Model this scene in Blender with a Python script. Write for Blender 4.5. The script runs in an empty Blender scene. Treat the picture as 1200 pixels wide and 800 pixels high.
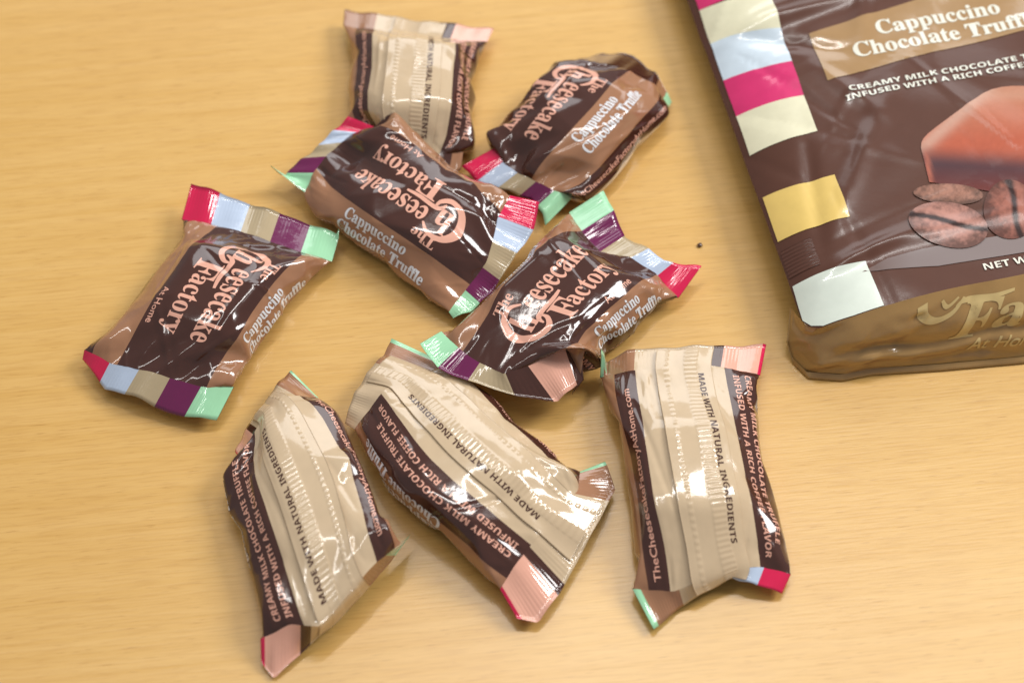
import bpy, bmesh, math, random
import numpy as np
from mathutils import Vector

# ------------------------------------------------------------------ camera
SC = bpy.context.scene
COL = SC.collection
PITCH, DIST, HFOV = math.radians(57), 0.60, math.radians(27)
CAM = np.array([0.0, -DIST * math.cos(PITCH), DIST * math.sin(PITCH)])
FWD = np.array([0.0, math.cos(PITCH), -math.sin(PITCH)])
UPV = np.array([0.0, math.sin(PITCH), math.cos(PITCH)])
cam = bpy.data.cameras.new('camera')
camo = bpy.data.objects.new('camera', cam)
COL.objects.link(camo)
camo.location = CAM
camo.rotation_euler = (math.pi / 2 - PITCH, 0, 0)
cam.sensor_width = 36
cam.angle = HFOV
cam.clip_start, cam.clip_end = 0.01, 50
cam.dof.use_dof = True
cam.dof.focus_distance = 0.585
cam.dof.aperture_fstop = 8.0
cam.dof.aperture_blades = 7
SC.camera = camo

# ------------------------------------------------------------------ light
SC.render.engine = 'CYCLES'
SC.view_settings.view_transform = 'Standard'
SC.view_settings.look = 'None'
SC.view_settings.exposure = 0.19
SC.view_settings.gamma = 1.0
wd = bpy.data.worlds.new('World')
SC.world = wd
wd.use_nodes = True
bg = wd.node_tree.nodes['Background']
bg.inputs[0].default_value = (0.95, 0.97, 1.0, 1)
bg.inputs[1].default_value = 0.24


def area(name, loc, aim, sx, sy, power, col=(1, 1, 1)):
    l = bpy.data.lights.new(name, 'AREA')
    l.shape, l.size, l.size_y, l.energy, l.color = 'RECTANGLE', sx, sy, power, col
    o = bpy.data.objects.new(name, l)
    COL.objects.link(o)
    o.location = loc
    o.rotation_euler = (Vector(aim) - Vector(loc)).to_track_quat('-Z', 'Y').to_euler()
    return o


area('window_light', (1.05, 0.42, 1.0), (0.05, -0.02, 0), 0.40, 0.55, 13.0, (1.0, 0.99, 0.98))
area('window_light', (0.15, 1.60, 1.00), (0.05, 0.1, 0), 1.5, 0.8, 9.5, (0.96, 0.98, 1.0))
area('ceiling_light', (-0.30, 0.30, 1.5), (0, 0, 0), 1.2, 0.07, 5.0, (1.0, 0.97, 0.93))
area('ceiling_light', (0.36, 0.57, 1.5), (0.36, 0.569, 0), 0.75, 0.13, 6.0, (1.0, 0.97, 0.94))

RNG = np.random.default_rng(7)
random.seed(7)


def at(px, py, z_mm=0.0):
    """point of the table-top place seen at (px, py) of the 1200 x 800 photograph, z_mm above the table"""
    k = math.tan(HFOV / 2) / 600
    d = FWD + np.array([1.0, 0, 0]) * (px - 600) * k + UPV * (400 - py) * k
    return CAM + d * (z_mm / 1000 - CAM[2]) / d[2]


# ------------------------------------------------------------------ materials
def srgb(r, g, b):
    f = lambda c: (c / 255 / 12.92) if c <= 10 else ((c / 255 + 0.055) / 1.055) ** 2.4
    return (f(r), f(g), f(b), 1)


def film_mat(name, col, rough=0.14, bump=0.10, spec=0.5, coat=0.55):
    m = bpy.data.materials.new(name)
    m.use_nodes = True
    nt = m.node_tree
    b = nt.nodes['Principled BSDF']
    tc = nt.nodes.new('ShaderNodeTexCoord')
    n1 = nt.nodes.new('ShaderNodeTexNoise')
    n1.inputs['Scale'].default_value = 260
    n1.inputs['Detail'].default_value = 3
    nt.links.new(tc.outputs['Object'], n1.inputs['Vector'])
    mix = nt.nodes.new('ShaderNodeMix')
    mix.data_type = 'RGBA'
    mix.inputs[6].default_value = tuple(c * 0.93 for c in col[:3]) + (1,)
    mix.inputs[7].default_value = tuple(min(1, c * 1.07) for c in col[:3]) + (1,)
    nt.links.new(n1.outputs['Fac'], mix.inputs[0])
    nt.links.new(mix.outputs[2], b.inputs['Base Color'])
    b.inputs['Roughness'].default_value = rough
    b.inputs['Specular IOR Level'].default_value = spec
    b.inputs['Coat Weight'].default_value = coat
    b.inputs['Coat Roughness'].default_value = 0.05
    if bump:
        bp = nt.nodes.new('ShaderNodeBump')
        bp.inputs['Strength'].default_value = bump
        bp.inputs['Distance'].default_value = 0.0006
        nt.links.new(n1.outputs['Fac'], bp.inputs['Height'])
        nt.links.new(bp.outputs['Normal'], b.inputs['Normal'])
        nt.links.new(bp.outputs['Normal'], b.inputs['Coat Normal'])
    return m


PAL = {
    'dark': (0.064, 0.022, 0.015, 1), 'brown': (0.36, 0.175, 0.092, 1), 'tan': (0.60, 0.452, 0.290, 1),
    'salmon': (0.79, 0.41, 0.30, 1), 'pink': (0.66, 0.012, 0.075, 1), 'blue': (0.50, 0.59, 0.74, 1),
    'purple': (0.15, 0.012, 0.075, 1), 'mint': (0.36, 0.70, 0.42, 1), 'white': (0.80, 0.80, 0.82, 1),
    'sand': (0.46, 0.36, 0.22, 1),
}
FM = {k: film_mat('printed_film_' + k, v) for k, v in PAL.items()}


# ------------------------------------------------------------------ mesh helpers
def mesh_obj(name, verts, faces, mats, parent=None, midx=None, smooth=True, normals=None):
    me = bpy.data.meshes.new(name)
    me.from_pydata([tuple(v) for v in verts], [], faces)
    for m in (mats if isinstance(mats, (list, tuple)) else [mats]):
        me.materials.append(m)
    if midx is not None:
        me.polygons.foreach_set('material_index', np.asarray(midx, dtype=np.int32))
    if smooth:
        me.polygons.foreach_set('use_smooth', np.ones(len(me.polygons), dtype=bool))
    me.update()
    if normals is not None:
        me.normals_split_custom_set_from_vertices([tuple(n) for n in normals])
    o = bpy.data.objects.new(name, me)
    COL.objects.link(o)
    if parent:
        o.parent = parent
        o.matrix_parent_inverse = parent.matrix_basis.inverted()
    return o


def thing(name, label, cat, loc=(0, 0, 0), group=None):
    o = bpy.data.objects.new(name, None)
    o.empty_display_size = 0.01
    COL.objects.link(o)
    o.location = loc
    o['label'], o['category'] = label, cat
    if group:
        o['group'] = group
    bpy.context.view_layer.update()
    return o


def grid_faces(nr, nc, closed=False):
    r, c = np.meshgrid(np.arange(nr - 1), np.arange(nc if closed else nc - 1), indexing='ij')
    c2 = (c + 1) % nc
    f = np.stack([r * nc + c, r * nc + c2, (r + 1) * nc + c2, (r + 1) * nc + c], -1).reshape(-1, 4)
    return f


# ------------------------------------------------------------------ lettering
def serif(t):
    return ''.join(chr(0x1D400 + ord(c) - 65) if 'A' <= c <= 'Z' else
                   chr(0x1D41A + ord(c) - 97) if 'a' <= c <= 'z' else c for c in t)


def sans(t):
    return ''.join(chr(0x1D5D4 + ord(c) - 65) if 'A' <= c <= 'Z' else
                   chr(0x1D5EE + ord(c) - 97) if 'a' <= c <= 'z' else c for c in t)


def text_tris(body, size, offset=0.0, space=1.0, shear=0.0):
    cu = bpy.data.curves.new('lettering', 'FONT')
    cu.body, cu.size, cu.offset, cu.space_character, cu.shear = body, 1.0, offset, space, shear
    cu.resolution_u = 3
    ob = bpy.data.objects.new('lettering', cu)
    COL.objects.link(ob)
    dg = bpy.context.evaluated_depsgraph_get()
    me = ob.evaluated_get(dg).to_mesh()
    v = np.array([x.co[:2] for x in me.vertices]) * size
    me.calc_loop_triangles()
    f = [tuple(t.vertices) for t in me.loop_triangles]
    ob.evaluated_get(dg).to_mesh_clear()
    bpy.data.objects.remove(ob)
    bpy.data.curves.remove(cu)
    return v, f


def text_fit(body, width, height=None, **kw):
    """lettering scaled to a width (and, when given, a cap height); origin at its left baseline"""
    v, f = text_tris(body, 1.0, **kw)
    v[:, 0] -= v[:, 0].min()
    k = width / v[:, 0].max()
    v[:, 0] *= k
    v[:, 1] *= k if height is None else height / v[:, 1].max()
    return v, f


def stroke(pts, widths, n=10):
    """flat tapered brush stroke through pts"""
    pts, widths = np.array(pts, float), np.array(widths, float)
    t = np.linspace(0, len(pts) - 1, n * (len(pts) - 1) + 1)
    P = np.zeros((len(t), 2))
    for k, x in enumerate(t):
        i = min(int(x), len(pts) - 2)
        u = x - i
        p0, p1, p2, p3 = pts[max(i - 1, 0)], pts[i], pts[i + 1], pts[min(i + 2, len(pts) - 1)]
        P[k] = 0.5 * (2 * p1 + (p2 - p0) * u + (2 * p0 - 5 * p1 + 4 * p2 - p3) * u * u + (3 * p1 - p0 - 3 * p2 + p3) * u ** 3)
    w = np.interp(t, np.arange(len(pts)), widths)
    T = np.gradient(P, axis=0)
    T /= np.linalg.norm(T, axis=1)[:, None] + 1e-9
    N = np.stack([-T[:, 1], T[:, 0]], 1)
    v = np.concatenate([P + N * w[:, None] / 2, P - N * w[:, None] / 2])
    m = len(t)
    f = []
    for i in range(m - 1):
        f += [(i, i + m, i + m + 1), (i, i + m + 1, i + 1)]
    return v, f


def join2(*parts):
    V, F, n = [], [], 0
    for v, f in parts:
        V.append(v)
        F += [tuple(i + n for i in t) for t in f]
        n += len(v)
    return np.concatenate(V), F


def shift(vf, dx, dy):
    return vf[0] + np.array([dx, dy]), vf[1]


def logo(w):
    """the maker's two-line logo, w wide, origin at its lower left; letters share no area with each other"""
    the = shift(text_fit(serif('The'), w * 0.20, offset=0.006), w * 0.105, w * 0.455)
    C = stroke([(w * .275, w * .37), (w * .20, w * .435), (w * .09, w * .415), (w * .022, w * .29), (w * .06, w * .13),
                (w * .17, w * .075), (w * .255, w * .13), (w * .268, w * .20)],
               [w * .015, w * .035, w * .05, w * .075, w * .06, w * .05, w * .035, w * .014])
    h = shift(text_fit(serif('h'), w * 0.13, w * 0.215, offset=0.006), w * 0.095, w * 0.175)
    ees = shift(text_fit(serif('eesecake'), w * 0.71, w * 0.190, offset=0.006), w * 0.285, w * 0.245)
    Fb = stroke([(w * .20, w * .13), (w * .25, w * .20), (w * .42, w * .192), (w * .53, w * .205)],
                [w * .012, w * .042, w * .036, w * .02])
    F = shift(text_fit(serif('F'), w * 0.175, w * 0.205, offset=0.006), w * 0.30, -w * 0.035)
    act = shift(text_fit(serif('actory'), w * 0.54, w * 0.15, offset=0.006), w * 0.455, w * 0.0)
    return join2(the, C, h, ees, Fb, F, act)


def cut_cells(vf, dx, dy, x0=0.0, y0=0.0):
    """cut flat lettering along the lines of the film's own mesh so that it lies on the film cell by cell"""
    v, f = vf
    bm = bmesh.new()
    bv = [bm.verts.new((x, y, 0)) for x, y in v]
    for t in f:
        try:
            bm.faces.new([bv[i] for i in t])
        except ValueError:
            pass
    for ax, d, o in ((0, dx, x0), (1, dy, y0)):
        lo, hi = v[:, ax].min(), v[:, ax].max()
        k = math.ceil((lo - o) / d)
        while o + k * d < hi:
            co = [0, 0, 0]
            no = [0, 0, 0]
            co[ax], no[ax] = o + k * d, 1
            bmesh.ops.bisect_plane(bm, geom=bm.verts[:] + bm.edges[:] + bm.faces[:], plane_co=co, plane_no=no, dist=1e-7)
            k += 1
    bm.verts.index_update()
    V = np.array([x.co[:2] for x in bm.verts])
    F = [tuple(x.index for x in p.verts) for p in bm.faces]
    bm.free()
    return V, F


# ------------------------------------------------------------------ wrapped truffles
W, L = 47.0, 70.0                       # flat width and length of a wrapper, mm
NW, NV, K = 46, 68, 7                   # cells across one face, along, and rows of each end seal
NU = 2 * NW
FRONT = {'pink': (0, .2), 'blue': (.2, .4), 'tan': (.4, .6), 'purple': (.6, .8), 'mint': (.8, 1.0)}
SEAL_FRONT = [('pink', 0, .2), ('blue', .2, .4), ('sand', .4, .6), ('purple', .6, .8), ('mint', .8, 1)]
SEAL_BACK = [('pink', 0, .02), ('salmon', .02, .25), ('dark', .25, .31), ('tan', .31, .78), ('brown', .78, .975), ('mint', .975, 1)]


def poly(pts, n):
    """polyline (px, py, z_mm[, s]) resampled to n+1 world points (mm)"""
    P = np.array([at(p[0], p[1], p[2]) for p in pts]) * 1000
    if len(pts[0]) > 3:
        s = np.array([p[3] for p in pts], float)
    else:
        d = np.r_[0, np.cumsum(np.linalg.norm(np.diff(P, axis=0), axis=1))]
        s = d / d[-1]
    t = np.linspace(0, 1, n + 1)
    return np.stack([np.interp(t, s, P[:, k]) for k in range(3)], 1)


HM_N, HM_R = 360, 180.0                 # height map of what already lies on the table, 1 mm cells
HMAP = np.zeros((HM_N, HM_N))


def hm_index(P):
    i = np.clip((P[..., 0] + HM_R).astype(int), 0, HM_N - 1)
    j = np.clip((P[..., 1] + HM_R).astype(int), 0, HM_N - 1)
    return i, j


def simulate(sp, iters=280):
    """settle a flat sealed film tube round its sweet: seals held where they lie, film nearly inextensible"""
    rng = np.random.default_rng(sp['seed'])
    sg = 1.0 if sp['face'] == 'front' else -1.0
    Ao, Ai, Bi, Bo = (poly(sp[k], NW) for k in ('A_out', 'A_in', 'B_in', 'B_out'))
    # little ripples of the seals
    mid = np.zeros((NV + 1, NW + 1, 3))
    for r in range(K + 1):
        t = r / K
        mid[r] = Ao * (1 - t) + Ai * t
        mid[NV - r] = Bo * (1 - t) + Bi * t
    for r in range(K + 1, NV - K):
        t = (r - K) / (NV - 2 * K)
        mid[r] = Ai * (1 - t) + Bi * t
    for e in (0, 1):
        ph = rng.uniform(0, 6.3, 3)
        s = np.linspace(0, 1, NW + 1)
        rip = 0.5 * np.sin(s * 15 + ph[0]) + 0.3 * np.sin(s * 33 + ph[1])
        rows = range(0, K + 1) if e == 0 else range(NV - K, NV + 1)
        for r in rows:
            mid[r, :, 2] += rip * (0.5 + 0.5 * (K - (r if e == 0 else NV - r)) / K)
    P = np.zeros((NV + 1, NU, 3))
    jb = NW * 2 - np.arange(NW + 1, NU)  # mirrored columns of the back
    P[:, :NW + 1] = mid
    P[:, NW + 1:] = mid[:, jb]
    # normals of the flat tube
    dv = np.gradient(mid, axis=0)
    du = np.gradient(mid, axis=1)
    nn = np.cross(dv, du)
    nn /= np.linalg.norm(nn, axis=2)[..., None] + 1e-9
    th = np.ones((NV + 1, NW + 1))[..., None] * 0.12
    P[:, :NW + 1] += nn * th
    P[:, NW + 1:] -= (nn * th)[:, jb]
    rr = np.arange(NV + 1)
    bump = np.clip(np.sin(np.pi * np.clip((rr - K) / (NV - 2 * K), 0, 1)), 0, 1)
    sb = np.sin(np.pi * np.linspace(0, 1, NW + 1))
    up = 7.5 * bump[:, None] * np.sqrt(sb)[None]
    P[:, :NW + 1, 2] += sg * up
    P[:, NW + 1:, 2] -= sg * up[:, jb]
    floor0 = HMAP[hm_index(P)]
    P[..., 2] = np.maximum(P[..., 2], np.where(floor0 > 1, floor0 + 0.5, 0.35))
    P[K + 1:NV - K] += rng.normal(0, 0.25, P[K + 1:NV - K].shape)
    free = np.zeros((NV + 1, 1, 1))
    free[K + 1:NV - K] = 1
    # the sweet
    bx = sp['block']
    bc = at(*bx[:3]) * 1000
    ev = mid[NV].mean(0) - mid[0].mean(0)
    a = math.atan2(ev[1], ev[0]) + math.radians(bx[3] if len(bx) > 3 else 0)
    ca, sa = math.cos(a), math.sin(a)
    tx, ty = (math.radians(bx[4]), math.radians(bx[5])) if len(bx) > 5 else (0, 0)
    ex = np.array([ca * math.cos(tx), sa * math.cos(tx), math.sin(tx)])
    ey = np.array([-sa * math.cos(ty), ca * math.cos(ty), math.sin(ty)])
    ez = np.cross(ex, ey)
    ez /= np.linalg.norm(ez)
    R = np.stack([ex, ey, ez])
    hb = np.array(sp.get('size', (13.5, 12.0, 8.0)))
    rad = 1.5
    hu = W / NW * sp.get('ku', 1.0)
    span = np.linalg.norm(Bi - Ai, axis=1).mean() + 4.5
    hv = float(np.clip(span, 44.0, L - 13.0)) / (NV - 2 * K) * sp.get('kv', 1.0)
    hd = math.hypot(hu, hv)
    w = free
    sl = slice(None)

    def link(A, B, wa, wb, rest, k, push_only=False):
        d = B - A
        ln = np.sqrt((d * d).sum(-1, keepdims=True)) + 1e-9
        c = (ln - rest) / ln * k
        if push_only:
            c = np.minimum(c, 0)
        tot = wa + wb
        c = np.where(tot > 0, c / np.maximum(tot, 1), 0)
        return d * c

    pull = np.array([0, 0, -0.012])
    for it in range(iters):
        # gentle puff of air and weight
        g0 = np.roll(P, -1, 1) - np.roll(P, 1, 1)
        g1 = np.zeros_like(P)
        g1[1:-1] = P[2:] - P[:-2]
        n = np.cross(g1, g0)
        n /= np.linalg.norm(n, axis=2)[..., None] + 1e-6
        air = 0.03 if it < iters * 0.35 else 0.0
        P += w * (n * air + pull)
        for sweep in range(3):
            for par in (0, 1):          # across (closed)
                i0 = np.arange(par, NU, 2)
                i1 = (i0 + 1) % NU
                m = link(P[:, i0], P[:, i1], w, w, hu, 1.0)
                P[:, i0] += m * w
                P[:, i1] -= m * w
            for par in (0, 1):          # along
                r0 = np.arange(par, NV, 2)
                m = link(P[r0], P[r0 + 1], w[r0], w[r0 + 1], hv, 1.0)
                P[r0] += m * w[r0]
                P[r0 + 1] -= m * w[r0 + 1]
            for dj in (1, -1):          # shear
                for par in (0, 1):
                    r0 = np.arange(par, NV, 2)
                    Q = np.roll(P, -dj, 1)
                    m = link(P[r0], Q[r0 + 1], w[r0], w[r0 + 1], hd, 0.6)
                    P[r0] += m * w[r0] * 0.5
                    P[r0 + 1] -= np.roll(m, dj, 1) * w[r0 + 1] * 0.5
        # stiffness of the film
        m = link(P, np.roll(P, -2, 1), w, w, 2 * hu, sp.get('stiff', 0.08), True)
        P += m * w - np.roll(m, 2, 1) * w
        m = link(P[:-2], P[2:], w[:-2], w[2:], 2 * hv, sp.get('stiff', 0.08), True)
        P[:-2] += m * w[:-2]
        P[2:] -= m * w[2:]
        for gap_, k_ in ((4, 0.22), (8, 0.2)) if it % 2 else ():      # it would rather bend in broad folds than in fine ones
            m = link(P, np.roll(P, -gap_, 1), w, w, gap_ * hu * 0.985, k_, True)
            P += m * w - np.roll(m, gap_, 1) * w
            m = link(P[:-gap_], P[gap_:], w[:-gap_], w[gap_:], gap_ * hv * 0.985, k_, True)
            P[:-gap_] += m * w[:-gap_]
            P[gap_:] -= m * w[gap_:]
        # the sweet inside
        q = (P - bc) @ R.T
        e = np.abs(q) - (hb - rad)
        ou = np.maximum(e, 0)
        lo = np.linalg.norm(ou, axis=2)
        d = lo + np.minimum(e.max(2), 0) - rad
        ins = d < 0.15
        g = np.where((lo > 1e-6)[..., None], ou / (lo[..., None] + 1e-9), (e == e.max(2, keepdims=True)).astype(float)) * np.sign(q)
        P += w * np.where(ins[..., None], g * (0.15 - d)[..., None], 0) @ R
        # front over back
        gap = sg * (P[:, 1:NW, 2] - P[:, NU - 1:NW:-1, 2]) - 0.25
        push = np.minimum(gap, 0) * 0.5 * sg
        P[:, 1:NW, 2] -= push * w[..., 0]
        P[:, NU - 1:NW:-1, 2] += push * w[..., 0]
        # table and neighbours
        fl = HMAP[hm_index(P)]
        lim = np.where((fl > 0.5) & (P[..., 2] > fl - 5.0), fl + 0.4, 0.3)
        P[..., 2] = np.where(w[..., 0] > 0, np.maximum(P[..., 2], lim), P[..., 2])
    for _ in range(2):                   # grid-scale ripple out
        S = P.copy()
        S[K + 1:NV - K] = 0.5 * P[K + 1:NV - K] + 0.125 * (P[K:NV - K - 1] + P[K + 2:NV - K + 1] +
                                                        np.roll(P, 1, 1)[K + 1:NV - K] + np.roll(P, -1, 1)[K + 1:NV - K])
        P = S
    # remember its heights
    Q = P[:, :, :]
    for k in range(4):
        S = Q if k == 0 else (Q + np.roll(Q, -1, 1)) / 2 if k == 1 else (Q[:-1] + Q[1:]) / 2 if k == 2 else \
            (Q[:-1] + np.roll(Q, -1, 1)[1:]) / 2
        i, j = hm_index(S)
        np.maximum.at(HMAP, (i, j), S[..., 2])
    return P


def up_rows(P):
    q = np.concatenate([2 * P[:1] - P[1:2], P, 2 * P[-1:] - P[-2:-1]])
    m = (-q[:-3] + 9 * q[1:-2] + 9 * q[2:-1] - q[3:]) / 16
    out = np.empty((2 * len(P) - 1,) + P.shape[1:])
    out[::2], out[1::2] = P, m
    return out


def up_cols(P):
    m = (-np.roll(P, 1, 1) + 9 * P + 9 * np.roll(P, -1, 1) - np.roll(P, -2, 1)) / 16
    out = np.empty((P.shape[0], 2 * P.shape[1], 3))
    out[:, ::2], out[:, 1::2] = P, m
    return out


def normals_of(P):
    g0 = np.roll(P, -1, 1) - np.roll(P, 1, 1)
    n = np.cross(np.gradient(P, axis=0), g0)
    return n / (np.linalg.norm(n, axis=2)[..., None] + 1e-9)


def tri_interp(pts, val, X, Y, out):
    """linear interpolation of val over a Delaunay net of pts at the grid X, Y"""
    from mathutils.geometry import delaunay_2d_cdt
    vs, _, fs, orig, _, _ = delaunay_2d_cdt([Vector(p) for p in pts], [], [], 0, 1e-5)
    idx = [o[0] if o else 0 for o in orig]
    xs, ys = X[:, 0], Y[0]
    for f in fs:
        a, b, c = (np.array(vs[i]) for i in f[:3])
        den = (b[0] - a[0]) * (c[1] - a[1]) - (c[0] - a[0]) * (b[1] - a[1])
        if abs(den) < 1e-9:
            continue
        i0, i1 = np.searchsorted(xs, min(a[0], b[0], c[0]) - 1e-6), np.searchsorted(xs, max(a[0], b[0], c[0]) + 1e-6)
        j0, j1 = np.searchsorted(ys, min(a[1], b[1], c[1]) - 1e-6), np.searchsorted(ys, max(a[1], b[1], c[1]) + 1e-6)
        if i0 >= i1 or j0 >= j1:
            continue
        x, y = X[i0:i1, j0:j1], Y[i0:i1, j0:j1]
        w1 = ((x - a[0]) * (c[1] - a[1]) - (c[0] - a[0]) * (y - a[1])) / den
        w2 = ((b[0] - a[0]) * (y - a[1]) - (x - a[0]) * (b[1] - a[1])) / den
        ok = (w1 >= -1e-6) & (w2 >= -1e-6) & (w1 + w2 <= 1 + 1e-6)
        p = val[idx[f[0]]] + w1[..., None] * (val[idx[f[1]]] - val[idx[f[0]]]) + w2[..., None] * (val[idx[f[2]]] - val[idx[f[0]]])
        out[i0:i1, j0:j1][ok] = p[ok]
    return out


def facet(U, seed, mix):
    """stiff film folds into flat facets with sharp creases between them"""
    rng = np.random.default_rng(seed)
    nv, nu = U.shape[:2]
    C = nu * CU
    pts = []
    for v in (7.0, L - 7.0):
        pts += [(v, u) for u in np.arange(0, C, 1.55)]
    tries = 0
    while tries < 2600:
        tries += 1
        v, u = rng.uniform(8.6, L - 8.6), rng.uniform(0, C)
        edge = min(v, L - v) - 7
        r = 2.3 + 0.22 * min(edge, 14)
        ok = True
        for q in pts:
            du = abs(q[1] - u)
            du = min(du, C - du)
            if ((q[0] - v) * 0.62) ** 2 + du * du < r * r:
                ok = False
                break
        if ok:
            pts.append((v, u))
    pts = np.array(pts)
    r = np.clip(pts[:, 0] / CV, 0, nv - 1.001)
    c = pts[:, 1] / CU
    i, x, j, y = r.astype(int), (r % 1)[:, None], c.astype(int) % nu, (c % 1)[:, None]
    j1 = (j + 1) % nu
    val = (U[i, j] * (1 - x) + U[i + 1, j] * x) * (1 - y) + (U[i, j1] * (1 - x) + U[i + 1, j1] * x) * y
    P3 = np.concatenate([pts + np.array([0, k * C]) for k in (-1, 0, 1)])
    V3 = np.concatenate([val] * 3)
    keep = (P3[:, 1] > -20) & (P3[:, 1] < C + 20)
    X, Y = np.meshgrid(np.arange(nv) * CV, np.arange(nu) * CU, indexing='ij')
    F = tri_interp(P3[keep], V3[keep], X, Y, U.copy())
    F[:2 * K + 1], F[-2 * K - 1:] = U[:2 * K + 1], U[-2 * K - 1:]
    out = U * (1 - mix) + F * mix
    S = out.copy()                       # a crease has a small radius
    for _ in range(2):
        out = S.copy()
        S[1:-1] = 0.5 * out[1:-1] + 0.125 * (out[:-2] + out[2:] + np.roll(out, 1, 1)[1:-1] + np.roll(out, -1, 1)[1:-1])
    S[:2 * K + 1], S[-2 * K - 1:] = U[:2 * K + 1], U[-2 * K - 1:]
    S[..., 2] = np.maximum(S[..., 2], 0.25)
    return S


def crease(U, seed):
    """straight sharp folds and dents of crumpled film, pressed into the surface along its normal"""
    rng = np.random.default_rng(seed)
    nv, nu = U.shape[:2]
    V = np.arange(nv)[:, None] * CV
    S = np.arange(nu)[None] * CU
    C = nu * CU
    h = np.zeros((nv, nu))

    def fold(v, u, ang, ln, wd, am):
        du = (S - u + C / 2) % C - C / 2
        dv = V - v
        a = dv * math.cos(ang) + du * math.sin(ang)
        d = -dv * math.sin(ang) + du * math.cos(ang)
        t = np.clip(1 - np.abs(a) / ln, 0, 1)
        return am * np.clip(1 - np.abs(d) / (wd * (0.35 + 0.65 * t)), 0, 1) * np.sqrt(t)
    for e in (0, 1):                     # pleats running out of the two seals
        v0 = 7 if e == 0 else L - 7
        for k in range(24):
            u = rng.uniform(0, C)
            ang = rng.normal(0, 0.35)
            h += fold(v0, u, ang, rng.uniform(6, 17), rng.uniform(0.7, 1.9), rng.choice((-1, 1)) * rng.uniform(0.10, 0.34))
    for k in range(8):                   # folds anywhere
        h += fold(rng.uniform(8, L - 8), rng.uniform(0, C), rng.uniform(0, math.pi), rng.uniform(6, 18),
                  rng.uniform(1.0, 3.2), rng.choice((-1, 1)) * rng.uniform(0.15, 0.55))
    for k in range(9):                   # long folds along the shoulders of the sweet
        side = rng.choice((0.12, 0.38, 0.62, 0.88)) * C
        h += fold(rng.uniform(12, L - 12), side + rng.normal(0, 3.5), rng.normal(0, 0.25), rng.uniform(9, 22),
                  rng.uniform(0.9, 2.2), rng.choice((-1, 1)) * rng.uniform(0.15, 0.45))
    fade = np.clip((np.minimum(V, L - V) - 6.5) / 2.5, 0, 1)
    return h * fade


CU, CV = W / (2 * NW), L / (2 * NV)      # cell size of the finished film, mm

LINES = {}                               # flat lettering in (v, u) mm, cut along the film's cells


def place_line(key, vf, v0, u0, flip=False):
    v, f = vf
    if flip:
        v = -v
    LINES[key] = cut_cells((v + np.array([v0, u0]), f), CV, CU, 0.0, -W / 2)


DP = 0.29 * W                            # half height of the dark panel
lg = logo(35.0)
place_line('logo_lettering', lg, 16.0, -6.6)
place_line('home_lettering', text_fit('At Home', 11.5, offset=0.012), 38.0, -12.4)
capp = text_fit(serif('Cappuccino'), 20.0, 3.5, offset=0.012)
truf = text_fit(serif('Chocolate Truffle'), 29.0, 3.5, offset=0.012)
place_line('flavour_lettering', join2(shift(capp, 0, 0), shift(truf, -1, -4.5)), 28.0, -DP - 4.9)
place_line('flavour_lettering_turned', join2(shift(capp, 0, 0), shift(truf, -1, -4.5)), 45.0, DP + 4.9, True)
place_line('website_lettering', text_fit('TheCheesecakeFactoryAtHome.com', 48.0, 1.9, offset=0.01), 61.0, 0.68 * W, True)
place_line('ingredient_lettering', join2(
    shift(text_fit(sans('CREAMY MILK CHOCOLATE TRUFFLE'), 47.0, 1.8), 0, 3.3),
    shift(text_fit(sans('INFUSED WITH A RICH COFFEE FLAVOR'), 51.0, 1.8), 0, 0)), 9.5, -0.685 * W)
place_line('slogan_lettering', text_fit(sans('MADE WITH NATURAL INGREDIENTS'), 47.0, 1.65), 10.0, -0.90 * W)
LINE_MAT = {'logo_lettering': 'salmon', 'home_lettering': 'salmon', 'flavour_lettering': 'white',
            'flavour_lettering_turned': 'white', 'website_lettering': 'salmon', 'ingredient_lettering': 'salmon',
            'slogan_lettering': 'dark'}


def body_colour(u):
    """printed colour at extended height u (mm, 0 = middle of the front)"""
    x = u / W
    if x < -1:
        x += 2
    if x > 1:
        x -= 2
    if abs(x) < 0.29:
        return 'dark'
    if -0.48 < x <= -0.29 or 0.29 <= x < 0.60:
        return 'brown'
    if -0.73 < x <= -0.48 or 0.60 <= x < 0.73:
        return 'dark'
    return 'tan'


FILM_NAMES = ['dark', 'brown', 'tan']
SEAL_NAMES = ['pink', 'blue', 'sand', 'purple', 'mint', 'salmon', 'dark', 'tan', 'brown']


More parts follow.
